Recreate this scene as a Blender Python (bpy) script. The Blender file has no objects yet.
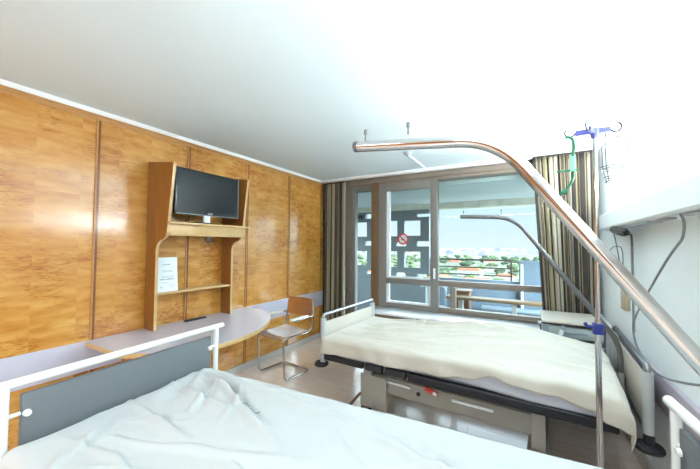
import bpy, bmesh, math, random
from mathutils import Vector, Matrix, noise
random.seed(7)
PI = math.pi
S = bpy.context.scene
COL = S.collection
XL, XR, YB, YF, ZC = -2.91, 0.648, 4.196, -3.2, 2.5

# ------------------------------------------------------------------ materials
def srgb(r, g, b):
    f = lambda c: (c/255/12.92) if c/255 <= .04045 else ((c/255+.055)/1.055)**2.4
    return (f(r), f(g), f(b), 1)

def mat(name, rgb, rough=.5, metal=0, coat=0, spec=.5, bump=0, bscale=60, var=0, vscale=8, alpha=1, trans=0, ior=1.45, stretch=(1,1,1), emit=0, sheen=0):
    m = bpy.data.materials.new(name); m.use_nodes = True
    nt = m.node_tree; b = nt.nodes['Principled BSDF']
    c = srgb(*rgb)
    b.inputs['Base Color'].default_value = c
    b.inputs['Roughness'].default_value = rough
    b.inputs['Metallic'].default_value = metal
    b.inputs['Coat Weight'].default_value = coat
    b.inputs['Coat Roughness'].default_value = .12
    b.inputs['Specular IOR Level'].default_value = spec
    b.inputs['Transmission Weight'].default_value = trans
    b.inputs['IOR'].default_value = ior
    b.inputs['Sheen Weight'].default_value = sheen
    if emit:
        b.inputs['Emission Color'].default_value = c
        b.inputs['Emission Strength'].default_value = emit
    tc = nt.nodes.new('ShaderNodeTexCoord'); mp = nt.nodes.new('ShaderNodeMapping')
    mp.inputs['Scale'].default_value = stretch
    nt.links.new(tc.outputs['Object'], mp.inputs[0])
    if var:
        n = nt.nodes.new('ShaderNodeTexNoise'); n.inputs['Scale'].default_value = vscale; n.inputs['Detail'].default_value = 4
        nt.links.new(mp.outputs[0], n.inputs['Vector'])
        r = nt.nodes.new('ShaderNodeValToRGB')
        r.color_ramp.elements[0].position = .3; r.color_ramp.elements[1].position = .7
        r.color_ramp.elements[0].color = tuple(x*(1-var) for x in c[:3])+(1,)
        r.color_ramp.elements[1].color = tuple(min(1, x*(1+var)) for x in c[:3])+(1,)
        nt.links.new(n.outputs['Fac'], r.inputs[0]); nt.links.new(r.outputs[0], b.inputs['Base Color'])
    if bump:
        n = nt.nodes.new('ShaderNodeTexNoise'); n.inputs['Scale'].default_value = bscale; n.inputs['Detail'].default_value = 3
        nt.links.new(mp.outputs[0], n.inputs['Vector'])
        bp = nt.nodes.new('ShaderNodeBump'); bp.inputs['Strength'].default_value = bump; bp.inputs['Distance'].default_value = .004
        nt.links.new(n.outputs['Fac'], bp.inputs['Height']); nt.links.new(bp.outputs[0], b.inputs['Normal'])
    return m

def ramp(nt, stops):
    r = nt.nodes.new('ShaderNodeValToRGB'); e = r.color_ramp.elements
    while len(e) < len(stops): e.new(.5)
    for el, (p, c) in zip(e, stops): el.position = p; el.color = srgb(*c)
    return r

def wood_panel():
    """figured birch veneer: cells of veneer leaves with wavy cross flames"""
    m = bpy.data.materials.new('figured_birch_veneer'); m.use_nodes = True
    nt = m.node_tree; b = nt.nodes['Principled BSDF']; L = nt.links.new; N = nt.nodes.new
    tc = N('ShaderNodeTexCoord')
    mp = N('ShaderNodeMapping'); mp.inputs['Scale'].default_value = (1, 3.2, 13)
    L(tc.outputs['Object'], mp.inputs[0])
    # cell offset
    sn = N('ShaderNodeVectorMath'); sn.operation = 'SNAP'; sn.inputs[1].default_value = (10, .247, .61)
    L(tc.outputs['Object'], sn.inputs[0])
    wn = N('ShaderNodeTexWhiteNoise'); wn.noise_dimensions = '3D'; L(sn.outputs[0], wn.inputs['Vector'])
    vm = N('ShaderNodeVectorMath'); vm.operation = 'SCALE'; vm.inputs['Scale'].default_value = 9
    L(wn.outputs['Color'], vm.inputs[0])
    ad = N('ShaderNodeVectorMath'); ad.operation = 'ADD'; L(mp.outputs[0], ad.inputs[0]); L(vm.outputs[0], ad.inputs[1])
    n1 = N('ShaderNodeTexNoise'); n1.inputs['Scale'].default_value = 1.5; n1.inputs['Detail'].default_value = 3; n1.inputs['Roughness'].default_value = .5; n1.inputs['Distortion'].default_value = .35
    L(ad.outputs[0], n1.inputs['Vector'])
    r1 = ramp(nt, [(.25, (176, 114, 42)), (.42, (194, 136, 60)), (.58, (205, 152, 75)), (.75, (215, 166, 93))])
    L(n1.outputs['Fac'], r1.inputs[0])
    # large tone per leaf
    mx = N('ShaderNodeMix'); mx.data_type = 'RGBA'; mx.blend_type = 'MULTIPLY'
    r2 = ramp(nt, [(0, (251, 249, 246)), (1, (255, 255, 255))]); L(wn.outputs['Value'], r2.inputs[0])
    mx.inputs[0].default_value = 1; L(r1.outputs[0], mx.inputs[6]); L(r2.outputs[0], mx.inputs[7])
    # thin darker cross flecks
    mp3 = N('ShaderNodeMapping'); mp3.inputs['Scale'].default_value = (1, 9, 42); L(tc.outputs['Object'], mp3.inputs[0])
    ad3 = N('ShaderNodeVectorMath'); ad3.operation = 'ADD'; L(mp3.outputs[0], ad3.inputs[0]); L(vm.outputs[0], ad3.inputs[1])
    n3 = N('ShaderNodeTexNoise'); n3.inputs['Scale'].default_value = 1.6; n3.inputs['Detail'].default_value = 2; n3.inputs['Distortion'].default_value = 1.2; L(ad3.outputs[0], n3.inputs['Vector'])
    n4 = N('ShaderNodeTexNoise'); n4.inputs['Scale'].default_value = 2.6; L(tc.outputs['Object'], n4.inputs['Vector'])
    ml3 = N('ShaderNodeMath'); ml3.operation = 'MULTIPLY'; L(n3.outputs['Fac'], ml3.inputs[0]); L(n4.outputs['Fac'], ml3.inputs[1])
    r3 = ramp(nt, [(.26, (255, 255, 255)), (.36, (222, 194, 156))]); L(ml3.outputs[0], r3.inputs[0])
    mx3 = N('ShaderNodeMix'); mx3.data_type = 'RGBA'; mx3.blend_type = 'MULTIPLY'; mx3.inputs[0].default_value = 1
    L(mx.outputs[2], mx3.inputs[6]); L(r3.outputs[0], mx3.inputs[7]); L(mx3.outputs[2], b.inputs['Base Color'])
    b.inputs['Coat IOR'].default_value = 1.52; b.inputs['Specular IOR Level'].default_value = .25
    b.inputs['Roughness'].default_value = .35; b.inputs['Coat Weight'].default_value = 1; b.inputs['Coat Roughness'].default_value = .14
    return m

def floor_mat():
    m = bpy.data.materials.new('laminate_planks'); m.use_nodes = True
    nt = m.node_tree; b = nt.nodes['Principled BSDF']; L = nt.links.new; N = nt.nodes.new
    tc = N('ShaderNodeTexCoord')
    br = N('ShaderNodeTexBrick'); br.inputs['Scale'].default_value = 1; br.inputs['Brick Width'].default_value = 1.2; br.inputs['Row Height'].default_value = .13
    br.inputs['Mortar Size'].default_value = .0015; br.inputs['Color1'].default_value = srgb(248, 232, 219); br.inputs['Color2'].default_value = srgb(243, 224, 210); br.inputs['Mortar'].default_value = srgb(176, 152, 136)
    br.offset = .37
    L(tc.outputs['Object'], br.inputs['Vector'])
    mp = N('ShaderNodeMapping'); mp.inputs['Scale'].default_value = (2, 26, 1); L(tc.outputs['Object'], mp.inputs[0])
    n = N('ShaderNodeTexNoise'); n.inputs['Scale'].default_value = 2; n.inputs['Detail'].default_value = 5; L(mp.outputs[0], n.inputs['Vector'])
    r = ramp(nt, [(.3, (238, 232, 228)), (.7, (255, 255, 255))]); L(n.outputs['Fac'], r.inputs[0])
    mx = N('ShaderNodeMix'); mx.data_type = 'RGBA'; mx.blend_type = 'MULTIPLY'; mx.inputs[0].default_value = 1
    L(br.outputs['Color'], mx.inputs[6]); L(r.outputs[0], mx.inputs[7]); L(mx.outputs[2], b.inputs['Base Color'])
    b.inputs['Coat IOR'].default_value = 1.7; b.inputs['Roughness'].default_value = .3; b.inputs['Coat Weight'].default_value = 1; b.inputs['Coat Roughness'].default_value = .15
    return m

def curtain_mat():
    m = bpy.data.materials.new('striped_curtain_fabric'); m.use_nodes = True
    nt = m.node_tree; b = nt.nodes['Principled BSDF']; L = nt.links.new; N = nt.nodes.new
    uv = N('ShaderNodeUVMap'); sp = N('ShaderNodeSeparateXYZ'); L(uv.outputs[0], sp.inputs[0])
    ml = N('ShaderNodeMath'); ml.operation = 'MULTIPLY'; ml.inputs[1].default_value = 3.1; L(sp.outputs[0], ml.inputs[0])
    fr = N('ShaderNodeMath'); fr.operation = 'FRACT'; L(ml.outputs[0], fr.inputs[0])
    r = ramp(nt, [(0, (57, 51, 46)), (.16, (159, 150, 131)), (.30, (90, 78, 62)), (.42, (172, 166, 147)), (.55, (50, 45, 43)), (.68, (140, 129, 99)), (.80, (72, 62, 52)), (.9, (166, 156, 131))])
    r.color_ramp.interpolation = 'CONSTANT'
    L(fr.outputs[0], r.inputs[0]); L(r.outputs[0], b.inputs['Base Color'])
    b.inputs['Roughness'].default_value = .85
    return m

def sheet_mat(name, rgb):
    m = mat(name, rgb, rough=.8, bump=.12, bscale=28, sheen=.15)
    return m

def glass_mat(name='window_glass', tint=(.93, .97, .97)):
    m = bpy.data.materials.new(name); m.use_nodes = True
    nt = m.node_tree; nt.nodes.clear()
    o = nt.nodes.new('ShaderNodeOutputMaterial'); t = nt.nodes.new('ShaderNodeBsdfTransparent'); g = nt.nodes.new('ShaderNodeBsdfGlossy')
    t.inputs[0].default_value = (*tint, 1); g.inputs['Roughness'].default_value = .02
    fr = nt.nodes.new('ShaderNodeFresnel'); fr.inputs[0].default_value = 1.2
    mx = nt.nodes.new('ShaderNodeMixShader')
    nt.links.new(fr.outputs[0], mx.inputs[0]); nt.links.new(t.outputs[0], mx.inputs[1]); nt.links.new(g.outputs[0], mx.inputs[2]); nt.links.new(mx.outputs[0], o.inputs[0])
    return m

M = dict(
    wood=wood_panel(), floor=floor_mat(), curtain=curtain_mat(), glass=glass_mat(),
    strip=mat('dark_orange_wood_batten', (120, 65, 20), .4, coat=.3, var=.15, vscale=14, stretch=(8, 8, 1)),
    side=mat('orange_birch_side_board', (142, 89, 34), .4, coat=.3, var=.14, vscale=5, stretch=(6, 6, 1)),
    edge=mat('pale_birch_edge', (202, 168, 113), .4, coat=.3, var=.08, vscale=10, stretch=(6, 1, 1)),
    moulding=mat('birch_moulding', (184, 134, 75), .4, coat=.2, var=.1, vscale=10, stretch=(1, 1, 6)),
    white=mat('white_wall_paint', (232, 241, 243), .75, bump=.08, bscale=220),
    ceil=mat('white_ceiling_paint', (216, 231, 237), .85, bump=.1, bscale=160),
    trimw=mat('white_trim_paint', (245, 246, 247), .45),
    lav=mat('pale_lavender_laminate', (190, 189, 204), .3, coat=.2, var=.02),
    lavd=mat('lavender_grey_wall_board', (176, 167, 178), .4),
    skirt=mat('grey_vinyl_skirting', (196, 190, 184), .5),
    taupe=mat('taupe_window_frame_paint', (126, 115, 104), .45, var=.04),
    brownf=mat('brown_wooden_mullion', (110, 84, 58), .45, var=.1, stretch=(6, 6, 1)),
    bluef=mat('grey_blue_metal_frame', (142, 154, 164), .35, metal=.3), wframe=mat('warm_grey_window_frame', (122, 119, 114), .4),
    sill=mat('white_sill_laminate', (235, 241, 246), .18, coat=.5),
    sillf=mat('taupe_sill_front', (131, 112, 94), .5, var=.06, stretch=(1, 6, 6)),
    chrome=mat('polished_chrome', (196, 196, 196), .09, metal=1),
    steel=mat('brushed_steel', (150, 153, 158), .28, metal=1),
    dsteel=mat('shade_grey_steel', (102, 104, 104), .42, metal=.5),  # dark grey holds the shade of the far pole against the window
    bedwhite=mat('white_enamel_tube', (236, 240, 240), .28, coat=.4),
    bedgrey=mat('grey_board_laminate', (107, 113, 117), .45),
    beige=mat('beige_bed_board', (189, 181, 169), .45, var=.02),
    postg=mat('light_grey_post_plastic', (172, 176, 177), .4),
    frame=mat('warm_grey_bed_frame', (147, 144, 136), .42, coat=.1),
    black=mat('black_rubber', (26, 27, 30), .55),
    darkbar=mat('charcoal_side_bar', (34, 37, 43), .4),
    matt=mat('blue_grey_mattress_cover', (188, 194, 206), .7, bump=.05),
    sheetc=sheet_mat('cream_sheet', (197, 193, 181)),
    sheetw=sheet_mat('white_sheet', (186, 190, 190)),
    red=mat('red_plastic', (206, 52, 42), .4),
    paper=mat('white_paper', (236, 243, 246), .6),
    ink=mat('grey_print', (150, 160, 168), .7),
    inkteal=mat('teal_laundry_mark', (108, 140, 140), .8),
    tvscreen=mat('dark_glossy_screen', (20, 26, 28), .22, spec=.4),
    tvbody=mat('glossy_black_plastic', (20, 22, 26), .25),
    tvedge=mat('silver_plastic_edge', (150, 156, 162), .3, metal=.6),
    plywood=mat('curved_beech_plywood', (164, 104, 47), .38, coat=.3, var=.1, vscale=5, stretch=(1, 6, 6)),
    seatw=mat('beech_seat', (191, 161, 138), .22, coat=.6, var=.06, stretch=(6, 1, 1)),
    armw=mat('white_arm_pad', (236, 234, 226), .4),
    purple=mat('violet_plastic_hub', (84, 88, 158), .4),
    navy=mat('navy_plastic_clamp', (38, 50, 128), .4),
    green=mat('green_plastic_holder', (35, 112, 78), .4),
    greenp=mat('pale_green_plastic', (120, 196, 166), .4),
    wire=mat('thin_grey_wire', (30, 34, 36), .4),
    cable=mat('grey_cable', (120, 124, 128), .5),
    cordk=mat('dark_cord', (62, 66, 72), .5),
    drawerc=mat('pale_teal_grey_front', (168, 182, 184), .4),
    cream=mat('cream_plastic', (179, 164, 139), .5),
    duct=mat('white_duct_metal', (238, 245, 248), .4),
    concrete=mat('grey_painted_concrete', (102, 111, 113), .85, var=.06, vscale=3),
    parapet=mat('blue_grey_parapet', (102, 116, 127), .8, var=.04, vscale=2),
    balcc=mat('balcony_soffit_grey', (183, 195, 195), .85, var=.05, vscale=1.2, stretch=(1, 6, 1)),
    beam=mat('weathered_concrete_beam', (184, 187, 173), .9, var=.16, vscale=7),
    rail=mat('dark_brown_rail', (74, 62, 58), .5),
    benchw=mat('varnished_bench_wood', (120, 97, 67), .5, var=.12, stretch=(1, 8, 8)),
    benchd=mat('brown_bench_back', (106, 76, 53), .5),
    plasticw=mat('white_garden_plastic', (187, 198, 205), .4),
    signred=mat('sign_red', (186, 44, 56), .5), signw=mat('sign_white', (226, 232, 230), .5), signk=mat('sign_black', (60, 60, 60), .5),
    roof=mat('terracotta_roof_tiles', (146, 87, 62), .9, var=.1, vscale=.3), hwall=mat('pale_render', (147, 144, 135), .9, var=.04, vscale=.1),
    hwin=mat('dark_house_window', (96, 110, 120), .4),
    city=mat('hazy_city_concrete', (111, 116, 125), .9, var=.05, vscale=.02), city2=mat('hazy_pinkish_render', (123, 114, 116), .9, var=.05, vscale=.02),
    leaf=mat('pale_green_foliage', (73, 87, 55), .95, var=.3, vscale=.35), leafd=mat('dark_green_foliage', (52, 67, 46), .95, var=.3, vscale=.35),
    bark=mat('brown_bark', (96, 78, 60), .9),
    chev=mat('fluorescent_tube_glow', (255, 255, 250), .5, emit=14), diff=mat('fill_lamp_diffuser', (255, 252, 244), .5, emit=1.5),
)

# ------------------------------------------------------------------ mesh builder
class MB:
    def __init__(s): s.v = []; s.f = []; s.uv = None
    def add(s, vs, fs):
        k = len(s.v); s.v += [Vector(v) for v in vs]; s.f += [tuple(i+k for i in f) for f in fs]; return s
    def box(s, x0, x1, y0, y1, z0, z1, rot=None):
        vs = [Vector((x, y, z)) for z in (z0, z1) for y in (y0, y1) for x in (x0, x1)]
        if rot:
            c = Vector(((x0+x1)/2, (y0+y1)/2, (z0+z1)/2)); vs = [rot @ (v-c)+c for v in vs]
        return s.add(vs, [(0, 2, 3, 1), (4, 5, 7, 6), (0, 1, 5, 4), (2, 6, 7, 3), (0, 4, 6, 2), (1, 3, 7, 5)])
    def tube(s, pts, r, n=14, cap=True, flat=None):
        pts = [Vector(p) for p in pts]; rs = r if isinstance(r, (list, tuple)) else [r]*len(pts)
        rings = []; up = None
        for i, p in enumerate(pts):
            t = (pts[min(i+1, len(pts)-1)]-pts[max(i-1, 0)]).normalized()
            if up is None:
                up = Vector((0, 0, 1)) if abs(t.z) < .9 else Vector((1, 0, 0))
            a = t.cross(up).normalized(); up = a.cross(t).normalized()
            rings.append([p+(a*math.cos(2*PI*k/n)+up*math.sin(2*PI*k/n))*rs[i] for k in range(n)])
        vs = [v for rg in rings for v in rg]; fs = []
        for i in range(len(pts)-1):
            for k in range(n):
                a = i*n+k; b = i*n+(k+1) % n; fs.append((a, b, b+n, a+n))
        if cap: fs.append(tuple(range(n-1, -1, -1))); fs.append(tuple((len(pts)-1)*n+k for k in range(n)))
        return s.add(vs, fs)
    def lathe(s, prof, c, axis='z', n=20):
        """prof: [(r, h)...] around axis through c"""
        vs = []; fs = []
        for r, h in prof:
            for k in range(n):
                a = 2*PI*k/n; u, w = r*math.cos(a), r*math.sin(a)
                d = {'z': (u, w, h), 'x': (h, u, w), 'y': (w, h, u)}[axis]
                vs.append(Vector(c)+Vector(d))
        for i in range(len(prof)-1):
            for k in range(n):
                a = i*n+k; b = i*n+(k+1) % n; fs.append((a, b, b+n, a+n))
        fs.append(tuple(range(n-1, -1, -1))); fs.append(tuple((len(prof)-1)*n+k for k in range(n)))
        return s.add(vs, fs)
    def prism(s, poly, axis, a, b):
        """poly: 2D points, extruded along axis from a to b"""
        n = len(poly); P = {'z': lambda u, w, h: (u, w, h), 'y': lambda u, w, h: (u, h, w), 'x': lambda u, w, h: (h, u, w)}[axis]
        vs = [P(u, w, a) for u, w in poly]+[P(u, w, b) for u, w in poly]
        fs = [tuple(range(n-1, -1, -1)), tuple(range(n, 2*n))]+[(i, (i+1) % n, (i+1) % n+n, i+n) for i in range(n)]
        return s.add(vs, fs)
    def build(s, name, m, parent=None, smooth=False, bevel=0, local=False, seg=2):
        """verts are world coordinates unless local; the mesh is moved into its parent's frame"""
        vs = s.v
        if parent is not None and not local:
            inv = WM(parent).inverted(); vs = [inv @ v for v in vs]
        me = bpy.data.meshes.new(name); me.from_pydata([tuple(v) for v in vs], [], s.f); me.update()
        bm = bmesh.new(); bm.from_mesh(me); bmesh.ops.recalc_face_normals(bm, faces=bm.faces[:])
        if bevel:
            es = [e for e in bm.edges if len(e.link_faces) == 2 and e.calc_face_angle(0) > .5]
            bmesh.ops.bevel(bm, geom=es, offset=bevel, segments=seg, affect='EDGES', profile=.6, clamp_overlap=True)
        bm.to_mesh(me); bm.free()
        if smooth or bevel:
            for p in me.polygons: p.use_smooth = True
            try: me.set_sharp_from_angle(angle=math.radians(40))
            except Exception: pass
        me.materials.append(m)
        o = bpy.data.objects.new(name, me); COL.objects.link(o)
        if parent is not None: o.parent = parent
        return o

WMATS = {}
def WM(o):
    m = Matrix.Identity(4)
    while o is not None:
        m = (Matrix.Translation(o.location) @ o.rotation_euler.to_matrix().to_4x4()) @ m; o = o.parent
    return m

def tag(o, label, cat, group=None, kind=None):
    o['label'] = label; o['category'] = cat
    if group: o['group'] = group
    if kind: o['kind'] = kind
    return o
def thing(name, label, cat, loc=(0, 0, 0), rz=0, group=None):
    o = bpy.data.objects.new(name, None); o.empty_display_size = .1; COL.objects.link(o)
    o.location = loc; o.rotation_euler = (0, 0, rz)
    return tag(o, label, cat, group)
def struct(name, mb, m, label=None, cat=None, **k):
    o = mb.build(name, m, **k); o['kind'] = 'structure'
    o['label'] = label or name.replace('_', ' '); o['category'] = cat or name.split('_')[0]
    return o
def dup(root, loc, rz=None, label=None, scale=None):
    r = root.copy(); COL.objects.link(r); r.location = loc
    if rz is not None: r.rotation_euler = (0, 0, rz)
    if scale: r.scale = scale
    if label: r['label'] = label
    for ch in list(root.children):
        c = ch.copy(); COL.objects.link(c); c.parent = r
        for g in list(ch.children):
            d = g.copy(); COL.objects.link(d); d.parent = c
    return r
def arc(c, r, a0, a1, n, u, w):
    c, u, w = Vector(c), Vector(u), Vector(w)
    return [c+u*(r*math.cos(a0+(a1-a0)*i/n))+w*(r*math.sin(a0+(a1-a0)*i/n)) for i in range(n+1)]
def fillet(pts, r, n=8):
    """round the inner corners of a polyline"""
    pts = [Vector(p) for p in pts]; out = [pts[0]]
    for i in range(1, len(pts)-1):
        p = pts[i]; a = (pts[i-1]-p); b = (pts[i+1]-p)
        rr = r[i-1] if isinstance(r, (list, tuple)) else r
        d = min(rr, a.length*.49, b.length*.49); A = p+a.normalized()*d; B = p+b.normalized()*d
        for k in range(n+1):
            t = k/n; out.append(A*(1-t)**2+p*2*t*(1-t)+B*t*t)
    out.append(pts[-1]); return out

# ------------------------------------------------------------------ room shell
struct('floor', MB().box(XL-.1, XR+.1, YF-.1, YB+.02, -.1, 0), M['floor'], 'glossy beige wood-look plank floor', 'floor')
struct('ceiling', MB().box(XL-.15, XR+.15, YF-.15, YB+.22, ZC, ZC+.14), M['ceil'], 'plain white ceiling', 'ceiling')
# left wall: veneered panels
struct('wall_left', MB().box(XL-.12, XL, YF-.1, YB+.15, -.1, ZC), M['wood'], 'flame-figured honey birch panelled wall on the left', 'wall')
struct('wall_right', MB().box(XR, XR+.12, YF-.1, YB+.15, -.1, ZC), M['white'], 'plain white painted wall on the right', 'wall')
struct('wall_front', MB().box(XL-.1, XR+.1, YF-.12, YF, -.1, ZC), M['white'], 'white wall behind the viewpoint', 'wall')
dj = bpy.data.objects.new('door_2', None); COL.objects.link(dj); dj.location = (-.4, YF, 0); dj['kind'] = 'structure'; dj['label'] = 'added unseen wooden door behind the viewpoint'; dj['category'] = 'door'  # unseen door, added as a darker reflection for the chrome
MB().box(-.9, .1, YF, YF+.045, 0, 2.1).build('leaf', M['side'], dj, bevel=.004)
MB().box(-.98, -.9, YF, YF+.06, 0, 2.18).box(.1, .18, YF, YF+.06, 0, 2.18).box(-.9, .1, YF, YF+.06, 2.1, 2.18).build('door_frame', M['strip'], dj)
MB().tube([(-.82, YF+.045, 1.05), (-.82, YF+.10, 1.05), (-.70, YF+.10, 1.05)], .010, 10).build('door_handle', M['steel'], dj, smooth=True)
wr = thing('wardrobe', 'added unseen birch wardrobe with two doors behind the viewpoint', 'wardrobe', (-2.1, YF+.3, 0))  # unseen, added so the chrome tubes have brown wood to reflect
MB().box(-2.85, -1.2, YF+.005, YF+.56, 0, 2.2).build('body', M['side'], wr, bevel=.004)
for x in (-2.83, -2.02):
    dq = MB().box(x, x+.79, YF+.56, YF+.58, .06, 2.18).build('door', M['side'], wr, bevel=.003)
    MB().box(x+(.73 if x < -2.5 else .04), x+(.75 if x < -2.5 else .06), YF+.58, YF+.60, 1.0, 1.15).build('handle', M['steel'], dq, bevel=.003)
# back wall pieces round the glazing: top beam, left and right jambs, apron under the sill
bw = MB().box(XL, XR, YB, YB+.2, 2.365, ZC).box(XL, -2.40, YB, YB+.2, 0, 2.365).box(.30, XR, YB, YB+.2, 0, 2.365).box(-2.04, .30, YB, YB+.2, 0, .57)
struct('wall_back', bw, M['taupe'], 'taupe wall surround of the window front', 'wall')
for i, y in enumerate([-2.63, -1.89, -1.15, -.40, .345, 1.085, 1.83, 2.572, 3.312, 4.06]):
    struct(f'trim_{i+20}', MB().box(XL, XL+.011, y-.001, y+.015, 0, 2.425), M['strip'], 'dark orange vertical wood batten on the panelled wall', 'trim')
    MB().box(XL, XL+.012, y-.013, y-.001, 0, 2.425).build('light_batten', M['moulding'], bpy.data.objects[f'trim_{i+20}'], bevel=.002)
struct('trim_9', MB().box(XL, XL+.012, YF, YB, 2.425, 2.452).box(XL, XL+.022, YF, YB, 2.452, 2.466), M['moulding'], 'birch moulding along the top of the panelled wall', 'trim', bevel=.003)
struct('trim_10', MB().box(XL, XL+.030, YF, YB, 2.466, 2.5), M['trimw'], 'narrow white cove strip under the ceiling on the left', 'trim')
struct('trim_11', MB().box(XL, XL+.018, YF, YB-.02, .505, .728), M['lav'], 'pale lavender wall guard board along the panelled wall', 'trim', bevel=.003)
struct('trim_12', MB().box(XR-.028, XR, YF, YB, .565, .75), M['lavd'], 'lavender grey wall guard board along the white wall', 'trim', bevel=.004)
struct('trim_13', MB().box(XL, XR, YB-.035, YB, 2.40, 2.5), M['taupe'], 'taupe beam over the window', 'trim', bevel=.004)
struct('baseboard_left', MB().box(XL, XL+.02, YF, YB, 0, .075), M['skirt'], 'grey skirting under the panelled wall', 'baseboard', bevel=.004)
struct('baseboard_right', MB().box(XR-.02, XR, YF, YB, 0, .10), M['skirt'], 'grey skirting under the white wall', 'baseboard', bevel=.004)

# ------------------------------------------------------------------ windows
def wpane(parent, x0, x1, z0, z1, y=YB+.06):
    return MB().box(x0, x1, y, y+.008, z0, z1).build('glass_pane', M['glass'], parent)
def window(name, label, loc):
    o = bpy.data.objects.new(name, None); COL.objects.link(o); o.location = loc; o['kind'] = 'structure'; o['label'] = label; o['category'] = 'window'
    return o
w1 = window('door_1', 'narrow glazed balcony door pane beside the left curtain', (-2.22, YB, 0))
f = MB(); f.box(-2.40, -2.345, YB+.02, YB+.10, .0, 2.365).box(-2.345, -2.06, YB+.02, YB+.10, 2.31, 2.365).box(-2.345, -2.06, YB+.02, YB+.10, 0, .10)
f.build('frame', M['wframe'], w1, bevel=.004); wpane(w1, -2.35, -2.05, .10, 2.31)
MB().box(-2.05, -1.935, YB-.02, YB+.12, .0, 2.40).build('mullion', M['brownf'], w1, bevel=.004)
w2 = window('window_1', 'opening casement with the round sticker between brown mullion and wide pane', (-1.5, YB, .57))
f = MB(); f.box(-1.935, -1.82, YB+.0, YB+.09, .57, 2.365).box(-1.165, -1.065, YB+.0, YB+.09, .57, 2.365).box(-1.82, -1.165, YB+.0, YB+.09, 2.26, 2.365).box(-1.82, -1.165, YB, YB+.09, .575, .64)
f.box(-1.82, -1.165, YB, YB+.09, .915, .995)
f.build('frame', M['wframe'], w2, bevel=.005)
MB().box(-1.82, -1.78, YB+.03, YB+.07, .64, .915).box(-1.82, -1.77, YB+.03, YB+.07, .995, 2.26).box(-1.20, -1.165, YB+.03, YB+.07, .64, .915).box(-1.77, -1.165, YB+.03, YB+.07, .995, 1.02).box(-1.78, -1.20, YB+.03, YB+.07, .64, .665).build('glazing_bead', M['sill'], w2)
wpane(w2, -1.80, -1.17, .995, 2.26); wpane(w2, -1.80, -1.17, .64, .915)
MB().box(-1.12, -1.095, YB-.035, YB, 1.02, 1.16).build('window_handle', M['bedwhite'], w2, bevel=.006)
w3 = window('window_2', 'wide fixed window over the sill looking onto the balcony', (-.4, YB, .57))
f = MB(); f.box(-1.065, .30, YB+.02, YB+.10, .575, .64).box(-1.065, .30, YB+.02, YB+.10, .925, 1.0).box(.14, .30, YB+.02, YB+.10, .57, 2.40).box(-1.065, .30, YB+.02, YB+.10, 2.375, 2.41)
f.build('frame', M['taupe'], w3, bevel=.004)
MB().box(-.915, -.845, YB+.03, YB+.10, .64, .925).build('mullion', M['taupe'], w3, bevel=.004)
wpane(w3, -1.065, .16, 1.0, 2.38); wpane(w3, -1.065, .16, .62, .93)
# no smoking sticker on the casement glass
st = thing('no_smoking_sticker', 'round red no-smoking sticker on the casement glass', 'sign', (-1.575, YB+.058, 1.56))
cx, cz, yy = -1.575, 1.558, YB+.057
MB().lathe([(.066, 0), (.066, .0015)], (cx, yy, cz), 'y', 32).build('disc', M['signw'], st)
n = 40; rg = MB()
for k in range(n):
    a, b = 2*PI*k/n, 2*PI*(k+1)/n
    q = [(cx+r*math.cos(t), y2, cz+r*math.sin(t)) for r, t, y2 in [(.082, a, yy-.002), (.082, b, yy-.002), (.060, b, yy-.002), (.060, a, yy-.002)]]
    q += [(x, yy, z) for x, _, z in q]
    rg.add(q, [(0, 1, 2, 3), (4, 7, 6, 5), (0, 4, 5, 1), (2, 6, 7, 3)])
rg.build('ring', M['signred'], st)
MB().box(cx-.063, cx+.063, yy-.004, yy-.002, cz-.008, cz+.008, Matrix.Rotation(math.radians(45), 3, 'Y')).build('slash', M['signred'], st)
MB().box(cx-.036, cx+.022, yy-.0018, yy-.0008, cz-.014, cz-.004, ).tube([(cx+.03, yy-.0012, cz-.002), (cx+.036, yy-.0012, cz+.014), (cx+.026, yy-.0012, cz+.028)], .003, 6).build('cigarette', M['signk'], st)

# sill / radiator casing
sl = thing('window_sill_casing', 'long white-topped sill casing with taupe front under the window', 'sill', (-.8, 4.0, 0))
MB().box(-2.00, .09, 3.80, YB-.001, .545, .572).build('sill_board', M['sill'], sl, bevel=.004)
MB().box(-1.98, .07, 3.83, YB-.001, 0.0, .545).build('front_casing', M['sillf'], sl)
gr = MB()
for k in range(26): gr.box(-1.9+k*.074, -1.855+k*.074, 3.824, 3.83, .14, .40)
gr.build('grille_slats', M['taupe'], sl)

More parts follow.
